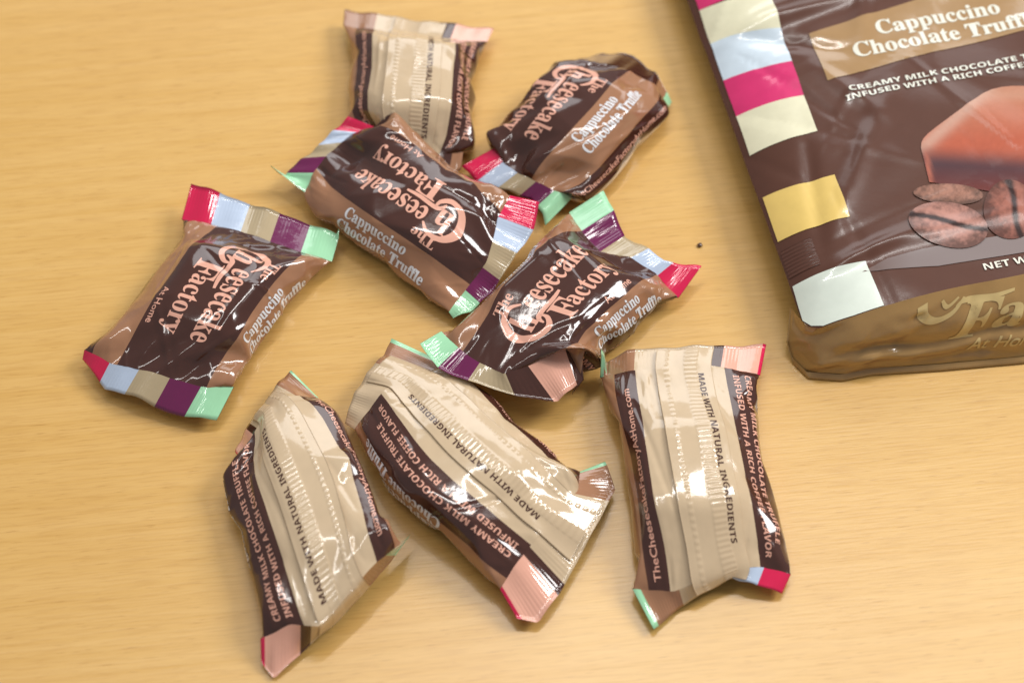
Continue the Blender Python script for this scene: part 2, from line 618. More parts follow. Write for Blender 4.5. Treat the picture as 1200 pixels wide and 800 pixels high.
def seal_mesh(P, row0, row1, outer, sp, key, root):
    """one crimped end seal: both film layers, cut fine enough for the crimp ridges"""
    rows = P[row0:row1 + 1]
    n = rows.shape[0]
    fr = rows[:, :NW + 1]
    bk = rows[:, (NU - np.arange(NW + 1)) % NU]
    SUB = 6
    t = np.linspace(0, NW, NW * SUB + 1)

    def fine(Q):
        i = np.clip(t.astype(int), 0, NW - 1)
        x = (t - i)[None, :, None]
        q = np.concatenate([2 * Q[:, :1] - Q[:, 1:2], Q, 2 * Q[:, -1:] - Q[:, -2:-1]], 1)
        a, b, c, d = q[:, i], q[:, i + 1], q[:, i + 2], q[:, i + 3]
        return 0.5 * (2 * b + (c - a) * x + (2 * a - 5 * b + 4 * c - d) * x * x + (3 * b - a - 3 * c + d) * x ** 3)
    fr, bk = fine(fr), fine(bk)
    nrm = np.cross(np.gradient(fr, axis=0), np.gradient(fr, axis=1))
    nrm /= np.linalg.norm(nrm, axis=2)[..., None] + 1e-9
    s = np.linspace(0, W, NW * SUB + 1)
    tt = np.arange(n) / (n - 1)
    if outer == 1:
        tt = 1 - tt                      # 0 at the outer edge
    env = np.clip(1.25 - 1.25 * tt, 0, 1) * np.clip(tt * 8 + 0.3, 0, 1)
    rid = 0.03 * np.sin(s * 2 * np.pi / 1.0)
    off = (env[:, None] * rid[None])[..., None] * nrm
    fr, bk = fr + off, bk + off
    nc = fr.shape[1]
    V = np.concatenate([fr.reshape(-1, 3), bk.reshape(-1, 3)]) / 1000
    f1 = grid_faces(n, nc)
    f2 = grid_faces(n, nc)[:, ::-1] + n * nc
    edge = 0 if outer == 0 else n - 1
    e = np.array([[edge * nc + c, edge * nc + c + 1, n * nc + edge * nc + c + 1, n * nc + edge * nc + c] for c in range(nc - 1)])
    sides = np.array([[r * nc + c, (r + 1) * nc + c, n * nc + (r + 1) * nc + c, n * nc + r * nc + c]
                      for r in range(n - 1) for c in (0, nc - 1)])
    faces = np.concatenate([f1, f2, e, sides])
    F, B = sp.get(key + '_front', SEAL_FRONT), sp.get(key + '_back', SEAL_BACK)

    def pick(tab, x):
        for nm, a, b in tab:
            if a <= x <= b:
                return SEAL_NAMES.index(nm)
        return SEAL_NAMES.index(tab[-1][0])
    cs = (np.arange(nc - 1) + 0.5) / (nc - 1)
    mf, mb = [pick(F, x) for x in cs], [pick(B, x) for x in cs]
    midx = mf * (n - 1) + mb * (n - 1) + mf + [mf[0], mf[-1]] * (n - 1)
    return mesh_obj('end_seal', V, faces.tolist(), [FM[k] for k in SEAL_NAMES], root, midx)


def build_truffle(sp):
    P = simulate(sp)
    base = P[K:NV - K].reshape(-1, 3).mean(0) / 1000
    root = thing('wrapped_truffle', sp['label'], 'chocolate', (base[0], base[1], 0), 'wrapped chocolate truffles heaped on the table')
    U = up_cols(up_rows(P))              # 2*NV+1 rows, 2*NU columns
    if sp['face'] == 'back':             # the stiff fin holds the tan back flat across its width
        ucol = np.abs(-W / 2 + np.arange(U.shape[1]) * CU - W / 2 - W / 2)
        wgt = np.clip((0.34 * W - ucol) / 4.0, 0, 1)[None, :, None] * np.clip((np.minimum(np.arange(U.shape[0]), U.shape[0] - 1 - np.arange(U.shape[0])) - 14) / 10, 0, 1)[:, None, None]
        for _ in range(40):
            U = U + wgt * 0.5 * (0.5 * (np.roll(U, 1, 1) + np.roll(U, -1, 1)) - U)
    U = facet(U, sp['seed'] + 400, sp.get('facet', 0.62))
    U = U + normals_of(U) * crease(U, sp['seed'] + 200)[..., None]
    body = U[2 * K:2 * (NV - K) + 1]
    nr, nc = body.shape[:2]
    roll = int(round(sp.get('roll', 0.0) / CU))
    cols = np.arange(nc)
    ue = -W / 2 + (cols + 0.5 + roll) * CU
    names = [FILM_NAMES.index(body_colour(u)) for u in ue]
    midx = np.tile(np.array(names), nr - 1)
    film = mesh_obj('film_wrapper', body.reshape(-1, 3) / 1000, grid_faces(nr, nc, True).tolist(),
                    [FM[k] for k in FILM_NAMES], root, midx)
    seal_mesh(P, 0, K, 0, sp, 'A', root)
    seal_mesh(P, NV - K, NV, 1, sp, 'B', root)
    N = normals_of(U)
    back = sp['face'] == 'back'
    finspan = (-0.245 * W, 0.07 * W)

    def surf(v, u, off):
        """point on the film at length v, extended height u (mm)"""
        r = np.clip(v / CV, 0, U.shape[0] - 1.001)
        c = (u + W / 2) / CU - roll
        i, x = r.astype(int), (r % 1)[:, None]
        j = np.floor(c).astype(int)
        y = (c - j)[:, None]
        j0, j1 = j % (2 * NU), (j + 1) % (2 * NU)
        p = (U[i, j0] * (1 - x) + U[i + 1, j0] * x) * (1 - y) + (U[i, j1] * (1 - x) + U[i + 1, j1] * x) * y
        n = (N[i, j0] * (1 - x) + N[i + 1, j0] * x) * (1 - y) + (N[i, j1] * (1 - x) + N[i + 1, j1] * x) * y
        n /= np.linalg.norm(n, axis=1)[:, None] + 1e-9
        return p + n * off, n
    finfun = None
    if back:
        # the back fin seal: a two-layer strip with knurled rows, lying on the tan back
        nvr, nuc = int((L - 2.0) / 0.3), 60
        vs = np.linspace(1.0, L - 1.0, nvr)
        us = np.linspace(-W + 0.19 * W, -W - 0.15 * W, nuc)      # right (attached) to left (free) edge
        VV, UU = np.meshgrid(vs, us, indexing='ij')
        p, n = surf(VV.ravel(), UU.ravel(), 0.0)
        p, n = p.reshape(nvr, nuc, 3), n.reshape(nvr, nuc, 3)
        for _ in range(24):              # the strip is stiffer than the film: smooth it
            p[1:-1] = (p[:-2] + 2 * p[1:-1] + p[2:]) / 4
            p[:, 1:-1] = (p[:, :-2] + 2 * p[:, 1:-1] + p[:, 2:]) / 4
            n = (n + np.roll(n, 1, 0) + np.roll(n, -1, 0) + np.roll(n, 1, 1)) / 4
        n /= np.linalg.norm(n, axis=2)[..., None] + 1e-9
        x = np.linspace(0, 1, nuc)
        rng = np.random.default_rng(sp['seed'] + 50)
        lift = 0.45 + 0.5 * x ** 2
        lad = ((x > .28) & (x < .50)).astype(float) * 0.13
        dot = ((x > .78) & (x < .86)).astype(float) * 0.14
        ph = 0.5 + 0.5 * np.sin(vs * 2 * np.pi / 1.35)
        ph2 = 0.5 + 0.5 * np.sin(vs * 2 * np.pi / 1.6)
        step = (x < 0.52) * 0.05
        wob = 0.18 * np.sin(vs / 5.5 + rng.uniform(0, 6))[:, None] * x[None]
        h = lift[None] + ph[:, None] * lad[None] + ph2[:, None] * dot[None] + step[None] + wob
        top = p + n * h[..., None]
        low = p + n * (h - 0.22)[..., None]
        V = np.concatenate([top.reshape(-1, 3), low.reshape(-1, 3)]) / 1000
        f = grid_faces(nvr, nuc)
        q = nvr * nuc
        rim = [[r * nuc + c, (r + 1) * nuc + c, q + (r + 1) * nuc + c, q + r * nuc + c] for r in range(nvr - 1) for c in (0, nuc - 1)]
        rim += [[r * nuc + c, r * nuc + c + 1, q + r * nuc + c + 1, q + r * nuc + c] for c in range(nuc - 1) for r in (0, nvr - 1)]
        mesh_obj('fin_seal', V, f.tolist() + (f[:, ::-1] + q).tolist() + rim, FM['tan'], root)
        tn = np.cross(np.gradient(top, axis=0), np.gradient(top, axis=1))
        tn /= np.linalg.norm(tn, axis=2)[..., None]
        if (tn * n).sum() < 0:
            tn = -tn

        def finfun(v, u, off):
            r = np.clip((v - vs[0]) / (vs[1] - vs[0]), 0, nvr - 1.001)
            c = np.clip((u - us[0]) / (us[1] - us[0]), 0, nuc - 1.001)
            i, a = r.astype(int), (r % 1)[:, None]
            j, b = c.astype(int), (c % 1)[:, None]
            g = lambda A: (A[i, j] * (1 - a) + A[i + 1, j] * a) * (1 - b) + (A[i, j + 1] * (1 - a) + A[i + 1, j + 1] * a) * b
            return g(top) + g(tn) * off, g(tn)
    for key, (v2, f2) in LINES.items():
        fn = finfun if (key == 'slogan_lettering' and finfun) else surf
        if key in sp.get('skip', ()) or (key == 'slogan_lettering' and not back):
            continue
        p, n = fn(v2[:, 0], v2[:, 1], 0.09)
        view = CAM * 1000 - p
        view /= np.linalg.norm(view, axis=1)[:, None]
        if ((view * n).sum(1) > 0.1).mean() < 0.12:
            continue
        name = key.replace('_turned', '')
        mesh_obj(name, p / 1000, f2, FM[LINE_MAT[key]], film, None, True, n)
    return root


TRUFFLES = [
    dict(face='back', seed=1, A_back=[('salmon', 0, .25), ('dark', .25, .36), ('tan', .36, .78), ('brown', .78, 1)],
         B_back=[('brown', 0, .1), ('dark', .1, .31), ('tan', .31, .8), ('brown', .8, 1)], label='truffle at the top of the heap, tan back up, end tucked under its neighbour',
         A_out=[(579, 33, 5), (540, 30, 5), (515, 27, 5), (458, 20, 5), (404, 11, 6)],
         A_in=[(571, 49, 6), (542, 48, 6), (512, 45, 7), (455, 38, 7), (402, 30, 6)],
         B_in=[(543, 178, 5), (505, 185, 5), (460, 180, 5), (425, 158, 5)],
         B_out=[(540, 200, 3), (500, 208, 3), (455, 200, 3), (410, 172, 4)],
         block=(487, 104, 8)),
    dict(face='front', seed=2, roll=11, skip=('flavour_lettering',), size=(13.0, 10.5, 8.0), A_front=[('dark', 0, .8), ('brown', .8, .92), ('mint', .92, 1)], label='truffle at the upper right of the heap, far end curled away dark',
         A_in=[(662, 80, 8), (695, 72, 12), (735, 82, 11), (768, 100, 8), (782, 127, 4)],
         A_out=[(676, 72, 3), (706, 62, 4), (742, 66, 4), (768, 86, 6), (787, 119, 2)],
         B_in=[(577, 175, 6), (592, 192, 7), (610, 205, 7), (634, 215, 7), (657, 227, 6), (671, 231, 4)],
         B_out=[(541, 195, 4), (557, 212, 4), (598, 226, 4), (622, 233, 4), (636, 252, 4), (639, 264, 3)],
         block=(688, 146, 8)),
    dict(face='front', seed=3, roll=2, skip=('flavour_lettering',), label='truffle in the middle of the heap with its logo upside down',
         A_out=[(632, 238, 10), (626, 268, 9), (606, 297, 8), (590, 322, 6), (577, 340, 5), (552, 366, 4), (531, 373, 3)],
         A_in=[(598, 230, 12), (583, 256, 12), (577, 285, 11), (570, 308, 9), (556, 326, 7), (542, 345, 5), (526, 366, 4)],
         B_in=[(447, 152, 10), (412, 158, 10), (385, 180, 9), (366, 205, 8), (357, 226, 6)],
         B_out=[(408, 136, 12), (381, 164, 9), (350, 190, 7), (334, 206, 6), (316, 194, 8)],
         block=(492, 252, 8.5)),
    dict(face='front', seed=4, roll=-2, skip=('flavour_lettering',), label='truffle lying apart at the left with both striped ends flat',
         A_out=[(224, 215, 8), (257, 226, 8), (293, 239, 7), (330, 251, 7), (362, 262, 6), (398, 276, 5)],
         A_in=[(213, 257, 6), (243, 262, 7), (279, 270, 8), (318, 284, 8), (352, 295, 7), (389, 307, 5)],
         B_in=[(99, 410, 6), (129, 425, 7), (172, 435, 8), (215, 447, 8), (245, 455, 7), (274, 453, 6)],
         B_out=[(97, 421, 4), (123, 455, 4), (155, 464, 5), (196, 483, 4), (228, 490, 4), (254, 492, 4)],
         block=(253, 352, 8)),
    dict(face='back', seed=9, roll=4.5, B_back=[('tan', 0, .62), ('brown', .62, .95), ('mint', .95, 1)], label='truffle at the bottom middle, tan back up, salmon corner at its lower end',
         A_out=[(606, 724, 4), (631, 729, 3), (656, 694, 4), (683, 645, 5), (707, 600, 5), (721, 572, 4), (709, 541, 4)],
         A_in=[(586, 690, 6), (602, 665, 8), (628, 630, 10), (655, 600, 10), (677, 574, 8), (680, 552, 5)],
         B_in=[(415, 502, 7), (432, 482, 9), (450, 457, 12), (480, 440, 10), (528, 428, 4)],
         B_out=[(404, 494, 6), (415, 462, 8), (430, 437, 9), (448, 418, 8), (459, 397, 5)],
         block=(536, 564, 8), size=(14.0, 13.5, 8.0)),
    dict(face='front', seed=5, label='truffle with its logo upright, pink tip pointing right, salmon corner folded over',
         A_out=[(670, 460, 8, 0), (677, 451, 11, .12), (653, 469, 10, .36), (606, 464, 10, .48), (548, 447, 11, .66), (513, 430, 11, .83), (492, 404, 12, 1)],
         A_in=[(684, 444, 9, 0), (664, 409, 14, .12), (621, 427, 14, .36), (590, 438, 13, .5), (562, 426, 12, .66), (537, 407, 12, .83), (517, 389, 11, 1)],
         B_in=[(795, 350, 4), (768, 320, 7), (738, 302, 9), (706, 297, 9), (684, 275, 9), (667, 249, 7)],
         B_out=[(822, 313, 6), (779, 305, 8), (752, 288, 8), (733, 278, 8), (722, 254, 9), (707, 223, 9)],
         A_front=[('dark', 0, .13), ('salmon', .13, .37), ('dark', .37, .49), ('sand', .49, .66), ('purple', .66, .83), ('mint', .83, 1)],
         block=(652, 354, 9.5), size=(15.0, 13.5, 8.0)),
    dict(face='back', seed=8, label='truffle at the lower right, tan back up, pink corner of its end folded out',
         A_out=[(898, 404, 5), (850, 405, 6), (800, 406, 8), (760, 408, 8), (735, 412, 8), (703, 427, 5)],
         A_in=[(891, 440, 6), (858, 432, 8), (828, 428, 9), (780, 430, 10), (740, 435, 9), (703, 442, 5)],
         B_in=[(927, 672, 4, 0), (895, 665, 5, .2), (862, 664, 7, .42), (830, 678, 7, .55), (790, 692, 6, .75), (741, 690, 4, 1)],
         B_out=[(917, 694, 3, 0), (887, 686, 4, .2), (858, 676, 5, .42), (838, 688, 3, .55), (795, 712, 2, .75), (766, 738, 2, 1)],
         B_back=[('pink', 0, .2), ('blue', .2, .42), ('tan', .42, .72), ('brown', .72, .95), ('mint', .95, 1)],
         block=(805, 562, 8)),
    dict(face='back', seed=6, roll=2, A_back=[('pink', 0, .03), ('salmon', .03, .25), ('dark', .25, .31), ('tan', .31, .55), ('brown', .55, .88), ('mint', .88, 1)], label='truffle at the lower left, tan back up, salmon corner pointing to the bottom edge',
         A_out=[(306, 775, 2), (321, 793, 2), (352, 766, 2), (400, 722, 2), (440, 680, 3), (481, 625, 6)],
         A_in=[(305, 748, 5), (340, 731, 9), (374, 734, 11), (407, 697, 13), (441, 658, 14), (471, 635, 13)],
         B_in=[(283, 542, 7), (292, 517, 9), (315, 480, 11), (338, 464, 10), (374, 466, 5)],
         B_out=[(275, 530, 4), (286, 506, 5), (308, 473, 6), (330, 445, 5), (341, 433, 5)],
         block=(382, 600, 8)),
]

# ------------------------------------------------------------------ table
def wood():
    m = bpy.data.materials.new('light_wood_veneer')
    m.use_nodes = True
    nt = m.node_tree
    b = nt.nodes['Principled BSDF']
    N = nt.nodes.new
    Lk = nt.links.new
    tc = N('ShaderNodeTexCoord')
    rt = N('ShaderNodeMapping')
    rt.inputs['Rotation'].default_value = (0, 0, math.radians(-6.5))
    Lk(tc.outputs['Object'], rt.inputs['Vector'])
    mp = N('ShaderNodeMapping')
    mp.inputs['Scale'].default_value = (9, 330, 1)
    Lk(rt.outputs[0], mp.inputs['Vector'])
    n1 = N('ShaderNodeTexNoise')
    n1.inputs['Scale'].default_value = 1.0
    n1.inputs['Detail'].default_value = 5
    n1.inputs['Distortion'].default_value = 0.6
    Lk(mp.outputs[0], n1.inputs['Vector'])
    mp2 = N('ShaderNodeMapping')
    mp2.inputs['Scale'].default_value = (90, 1500, 1)
    Lk(rt.outputs[0], mp2.inputs['Vector'])
    n2 = N('ShaderNodeTexNoise')
    n2.inputs['Scale'].default_value = 1.0
    n2.inputs['Detail'].default_value = 2
    Lk(mp2.outputs[0], n2.inputs['Vector'])
    r1 = N('ShaderNodeValToRGB')
    r1.color_ramp.elements[0].position = 0.3
    r1.color_ramp.elements[0].color = (0.670, 0.398, 0.112, 1)
    r1.color_ramp.elements[1].position = 0.72
    r1.color_ramp.elements[1].color = (0.722, 0.450, 0.150, 1)
    Lk(n1.outputs['Fac'], r1.inputs[0])
    r2 = N('ShaderNodeValToRGB')
    r2.color_ramp.elements[0].position = 0.28
    r2.color_ramp.elements[0].color = (0.80, 0.72, 0.62, 1)
    r2.color_ramp.elements[1].position = 0.55
    r2.color_ramp.elements[1].color = (1, 1, 1, 1)
    Lk(n2.outputs['Fac'], r2.inputs[0])
    mx = N('ShaderNodeMix')
    mx.data_type = 'RGBA'
    mx.blend_type = 'MULTIPLY'
    mx.inputs[0].default_value = 0.5
    Lk(r1.outputs[0], mx.inputs[6])
    Lk(r2.outputs[0], mx.inputs[7])
    # short dark pores lying along the grain, and a slow drift of tone
    mp3 = N('ShaderNodeMapping')
    mp3.inputs['Scale'].default_value = (170, 2600, 1)
    Lk(rt.outputs[0], mp3.inputs['Vector'])
    n3 = N('ShaderNodeTexNoise')
    n3.inputs['Scale'].default_value = 1.0
    n3.inputs['Detail'].default_value = 1
    Lk(mp3.outputs[0], n3.inputs['Vector'])
    r3 = N('ShaderNodeValToRGB')
    r3.color_ramp.elements[0].position = 0.22
    r3.color_ramp.elements[0].color = (0.62, 0.50, 0.38, 1)
    r3.color_ramp.elements[1].position = 0.36
    r3.color_ramp.elements[1].color = (1, 1, 1, 1)
    Lk(n3.outputs['Fac'], r3.inputs[0])
    n4 = N('ShaderNodeTexNoise')
    n4.inputs['Scale'].default_value = 11
    n4.inputs['Detail'].default_value = 3
    Lk(rt.outputs[0], n4.inputs['Vector'])
    r4 = N('ShaderNodeValToRGB')
    r4.color_ramp.elements[0].position = 0.35
    r4.color_ramp.elements[0].color = (0.95, 0.92, 0.87, 1)
    r4.color_ramp.elements[1].position = 0.65
    r4.color_ramp.elements[1].color = (1, 1, 1, 1)
    Lk(n4.outputs['Fac'], r4.inputs[0])
    last = mx.outputs[2]
    for src, k in ((r3, 0.6), (r4, 1.0)):
        m2 = N('ShaderNodeMix')
        m2.data_type = 'RGBA'
        m2.blend_type = 'MULTIPLY'
        m2.inputs[0].default_value = k
        Lk(last, m2.inputs[6])
        Lk(src.outputs[0], m2.inputs[7])
        last = m2.outputs[2]
    Lk(last, b.inputs['Base Color'])
    b.inputs['Roughness'].default_value = 0.28
    b.inputs['Specular IOR Level'].default_value = 0.5
    bp = N('ShaderNodeBump')
    bp.inputs['Strength'].default_value = 0.08
    bp.inputs['Distance'].default_value = 0.0004
    Lk(n2.outputs['Fac'], bp.inputs['Height'])
    Lk(bp.outputs[0], b.inputs['Normal'])
    return m


bm = bmesh.new()
bmesh.ops.create_cube(bm, size=1)
for v in bm.verts:
    v.co = Vector((v.co.x * 1.6, v.co.y * 1.2 + 0.1, v.co.z * 0.03 - 0.015))
bmesh.ops.bevel(bm, geom=bm.edges[:], offset=0.003, segments=2, affect='EDGES')
me = bpy.data.meshes.new('table_top')
bm.to_mesh(me)
bm.free()
me.materials.append(wood())
tb = bpy.data.objects.new('table_top', me)
COL.objects.link(tb)
tb['kind'] = 'structure'

for sp in TRUFFLES:
    build_truffle(sp)


# ------------------------------------------------------------------ the big pouch
BANG = math.radians(12.6)
E1 = np.array([math.cos(BANG), math.sin(BANG)])
E2 = np.array([-math.sin(BANG), math.cos(BANG)])
BP0 = at(931, 352, 12.0)[:2] * 1000
BW, BL = 150.0, 205.0                    # pouch width and length, mm


def smooth01(x):
    x = np.clip(x, 0, 1)
    return x * x * (3 - 2 * x)


_pf = np.random.default_rng(11)
POUCH_FOLDS = [(_pf.uniform(4, 80), _pf.uniform(0, 120), _pf.choice((0.3, 1.1, 1.9, 2.6)) + _pf.normal(0, 0.25), _pf.uniform(10, 34),
                _pf.uniform(2.0, 6.0), _pf.choice((-1, 1)) * _pf.uniform(0.12, 0.42)) for _k in range(24)]


def pouch_z(a, b):
    """height (mm) of the front panel at a mm from the left seam and b mm up from its lower left corner"""
    e = np.minimum(a, BW - a)
    z = 12.0 + 10.0 * (1 - np.exp(-np.clip(e, 0, None) / 13.0))
    z = z - 6.0 * smooth01((b - 110) / 95)
    ridge = lambda a0, b0, ang, ln, wd, am: am * np.exp(-(((a - a0) * -math.sin(ang) + (b - b0) * math.cos(ang)) / wd) ** 2) * \
        np.exp(-(((a - a0) * math.cos(ang) + (b - b0) * math.sin(ang)) / ln) ** 2)
    z = z + ridge(32, 40, 0.95, 22, 3.2, 1.1) + ridge(20, 6, 0.25, 16, 2.2, 1.0) + ridge(45, 8, 0.05, 30, 3.0, 0.6)
    z = z + ridge(30, 95, 0.1, 26, 3.5, 1.6) + ridge(22, 84, -0.5, 14, 2.5, -1.2) + ridge(48, 92, 1.2, 16, 3.0, 1.0)
    z = z + ridge(14, 30, 1.4, 20, 2.2, -0.7) + ridge(70, 45, 2.2, 30, 8, 0.5) + ridge(34, 62, 2.1, 12, 2.5, 0.7)
    z = z + 0.45 * np.sin(a / 13.0 + 0.8 * np.sin(b / 21.0)) * np.sin(b / 15.0 + 0.9 + a / 40.0)
    for a0, b0, ang, ln, wd, am in POUCH_FOLDS:
        da, db = a - a0, b - b0
        s_ = np.clip(1 - np.abs(da * math.cos(ang) + db * math.sin(ang)) / ln, 0, 1)
        z = z + am * np.sqrt(s_) * np.clip(1 - np.abs(-da * math.sin(ang) + db * math.cos(ang)) / (wd * (0.4 + 0.6 * s_)), 0, 1)
    z = z + 0.25 * np.sin(a / 6.1 + 1.3 * np.sin(b / 9.0)) * np.sin(b / 7.3 + 0.8)
    return z


def pouch(a, b, off=0.0):
    """front panel point(s), mm"""
    a, b = np.asarray(a, float), np.asarray(b, float)
    z = pouch_z(a, b)
    h = 0.3
    za = (pouch_z(a + h, b) - pouch_z(a - h, b)) / (2 * h)
    zb = (pouch_z(a, b + h) - pouch_z(a, b - h)) / (2 * h)
    n = np.stack([-za * E1[0] - zb * E2[0], -za * E1[1] - zb * E2[1], np.ones_like(z)], -1)
    n /= np.linalg.norm(n, axis=-1)[..., None]
    p = np.stack([BP0[0] + a * E1[0] + b * E2[0], BP0[1] + a * E1[1] + b * E2[1], z], -1)
    return p + n * off, n


def panel_ab(px, py):
    """(a, b) of the panel point seen at a pixel of the photograph"""
    z = 20.0
    for _ in range(12):
        q = at(px, py, z)[:2] * 1000 - BP0
        a, b = q @ E1, q @ E2
        z = 0.5 * z + 0.5 * float(pouch_z(np.array(a), np.array(b)))
    return np.array([a, b])


def poly_fill(pts):
    """filled outline as triangles"""
    from mathutils.geometry import tessellate_polygon
    v = np.array(pts)
    return v, [tuple(t) for t in tessellate_polygon([[Vector((x, y, 0)) for x, y in v]])]


def on_panel(name, vf, mat, parent, off=0.2, step=1.4, colour=None):
    v, f = cut_cells(vf, step, step)
    p, n = pouch(v[:, 0], v[:, 1], off)
    # faces must look up
    fo = []
    for t in f:
        q = v[list(t)]
        ar = sum(q[i - 1][0] * q[i][1] - q[i][0] * q[i - 1][1] for i in range(len(q)))
        fo.append(t if ar > 0 else t[::-1])
    o = mesh_obj(name, p / 1000, fo, mat, parent, None, True, n)
    if colour is not None:
        at_ = o.data.color_attributes.new('print', 'FLOAT_COLOR', 'POINT')
        c = np.array([tuple(colour(x, y)) + (1,) for x, y in v], dtype=np.float32)
        at_.data.foreach_set('color', c.ravel())
    return o


bag_label = 'large brown glossy pouch at the right with coloured blocks and a truffle picture'
bag = thing('chocolate_pouch', bag_label, 'pouch', (BP0[0] / 1000, BP0[1] / 1000, 0))
PM = {
    'dark': film_mat('pouch_dark_film', (0.105, 0.043, 0.028, 1), 0.24, 0.06, 0.35, 0.12),
    'gold': film_mat('pouch_gusset_film', (0.39, 0.23, 0.082, 1), 0.2, 0.1),
    'banner': film_mat('pouch_banner_print', (0.38, 0.225, 0.095, 1), 0.22, 0.1),
    'cream': film_mat('pouch_cream_print', (0.80, 0.76, 0.54, 1), 0.25, 0.05),
    'ice': film_mat('pouch_ice_print', (0.66, 0.76, 0.84, 1), 0.25, 0.05),
    'pink': film_mat('pouch_pink_print', (0.70, 0.03, 0.16, 1), 0.25, 0.05),
    'yellow': film_mat('pouch_yellow_print', (0.80, 0.56, 0.16, 1), 0.25, 0.05),
    'white': film_mat('pouch_white_print', (0.74, 0.80, 0.70, 1), 0.25, 0.05),
    'letter': film_mat('pouch_letter_print', (0.80, 0.78, 0.66, 1), 0.25, 0.05),
    'goldletter': film_mat('pouch_gusset_letter_print', (0.62, 0.46, 0.20, 1), 0.25, 0.05),
}
pic = film_mat('pouch_picture_print', (0.3, 0.1, 0.05, 1), 0.26, 0.03, 0.35, 0.08)
_n = pic.node_tree
_a = _n.nodes.new('ShaderNodeVertexColor')
_a.layer_name = 'print'
_n.links.new(_a.outputs['Color'], _n.nodes['Principled BSDF'].inputs['Base Color'])

# lower edge of the front panel, traced: b as a function of a
LOWPX = [(929, 345), (934, 368), (945, 382), (960, 385), (1000, 371), (1035, 359), (1085, 345), (1133, 334), (1200, 321)]
low = np.array([panel_ab(*p) for p in LOWPX])
low[0, 0] = 0.0
low = np.concatenate([low, [[110, low[-1, 1] - 0.5], [BW, low[0, 1]]]])
acol = np.unique(np.r_[np.linspace(0, 14, 15), np.linspace(14, 92, 110), np.linspace(92, BW, 40)])
blow = np.interp(acol, low[:, 0], low[:, 1])
nb = 260
TT = np.linspace(0, 1, nb)[:, None]
BB = blow[None] * (1 - TT) + BL * TT
AA = np.repeat(acol[None], nb, 0)
pp, _ = pouch(AA, BB)
panel = mesh_obj('front_panel', pp.reshape(-1, 3) / 1000, grid_faces(nb, len(acol)).tolist(), PM['dark'], bag)

# gusset: from the panel's lower edge round to the table
GPX = [(926, 360), (922, 400), (928, 420), (945, 437), (985, 440), (1020, 433), (1100, 428), (1200, 419)]
GPTS = np.array([at(x, y, 1.0 if i > 1 else (9.0, 4.0)[i])[:3] * 1000 for i, (x, y) in enumerate(GPX)])
ga = (GPTS[:, :2] - BP0) @ E1
gd = np.r_[0, np.cumsum(np.linalg.norm(np.diff(GPTS, axis=0), axis=1))]
end = np.array([BP0[0] + BW * E1[0] - 10 * E2[0], BP0[1] + BW * E1[1] - 14 * E2[1], 1.0])
GPTS = np.concatenate([GPTS, [end]])
gd = np.r_[gd, gd[-1] + np.linalg.norm(end - GPTS[-2])]
ncg = 150
tg = np.linspace(0, 1, ncg) ** 1.15
topa = tg * BW
TOPE, _ = pouch(topa, np.interp(topa, low[:, 0], low[:, 1]))
td = np.r_[0, np.cumsum(np.linalg.norm(np.diff(TOPE, axis=0), axis=1))]
td /= td[-1]
BOTE = np.stack([np.interp(td * gd[-1], gd, GPTS[:, k]) for k in range(3)], 1)
nrg = 26
hh = np.linspace(0, 1, nrg)[:, None, None]
G = TOPE[None] * (1 - hh) + BOTE[None] * hh
outw = -E2
bul = np.sin(np.pi * hh[..., 0]) * 2.6 * smooth01(topa / 12)[None]
G[..., :2] += bul[..., None] * outw
G[..., 2] += bul * 0.5
rg = np.random.default_rng(5)
H1 = hh[..., 0]
for k in range(34):                      # puckers of the gusset, running from the panel to the table
    a0, w0, am = rg.uniform(0, 125), rg.uniform(1.0, 4.5), rg.choice((-1, 1)) * rg.uniform(0.4, 1.5)
    sl_, hc, hl = rg.uniform(-14, 14), rg.uniform(0.15, 0.9), rg.uniform(0.2, 0.5)
    d = topa[None] - a0 - sl_ * (H1 - 0.5)
    q = am * np.clip(1 - np.abs(d) / w0, 0, 1) * np.clip(1 - np.abs(H1 - hc) / hl, 0, 1) * np.sin(np.pi * H1) ** 0.5
    G[..., 2] += q * 0.7
    G[..., :2] += q[..., None] * outw * 0.7
for h0, am, wd_ in ((0.58, -2.6, 0.13), (0.76, 1.6, 0.12), (0.90, -1.2, 0.06)):      # the long fold above the bottom lip
    hx = h0 + 0.05 * np.sin(topa / 15 + h0 * 9) + 0.03 * np.sin(topa / 5.3)
    q = am * np.clip(1 - np.abs(H1 - hx[None]) / wd_, 0, 1) * smooth01((topa[None] - 8) / 14)
    G[..., 2] += q * 0.75
    G[..., :2] += q[..., None] * outw * 0.75
gx, gy = np.meshgrid(np.arange(nrg) * 1.0, np.arange(ncg) * 1.0, indexing='ij')
gp = [(float(r_), float(c_)) for r_ in (0, nrg - 1) for c_ in range(0, ncg, 6)] + [(float(r_), float(c_)) for c_ in (0, ncg - 1) for r_ in range(5, nrg - 3, 6)]
gp += [(rg.uniform(2, nrg - 3), rg.uniform(2, ncg - 3)) for _ in range(150)]
gp = np.array(gp)
gv = G[gp[:, 0].astype(int), gp[:, 1].astype(int)].copy()
inner_ = (gp[:, 0] > 1) & (gp[:, 0] < nrg - 2)
gv[inner_] += rg.normal(0, 0.32, (inner_.sum(), 1)) * np.array([outw[0], outw[1], 0.8])
G = 0.45 * G + 0.55 * tri_interp(np.stack([gp[:, 0].astype(int), gp[:, 1].astype(int)], 1).astype(float), gv, gx, gy, G.copy())
G[0] = TOPE
G[..., 2] = np.maximum(G[..., 2], 0.3)
gus = mesh_obj('gusset', G.reshape(-1, 3) / 1000, grid_faces(nrg, ncg)[:, ::-1].tolist(), PM['gold'], bag)
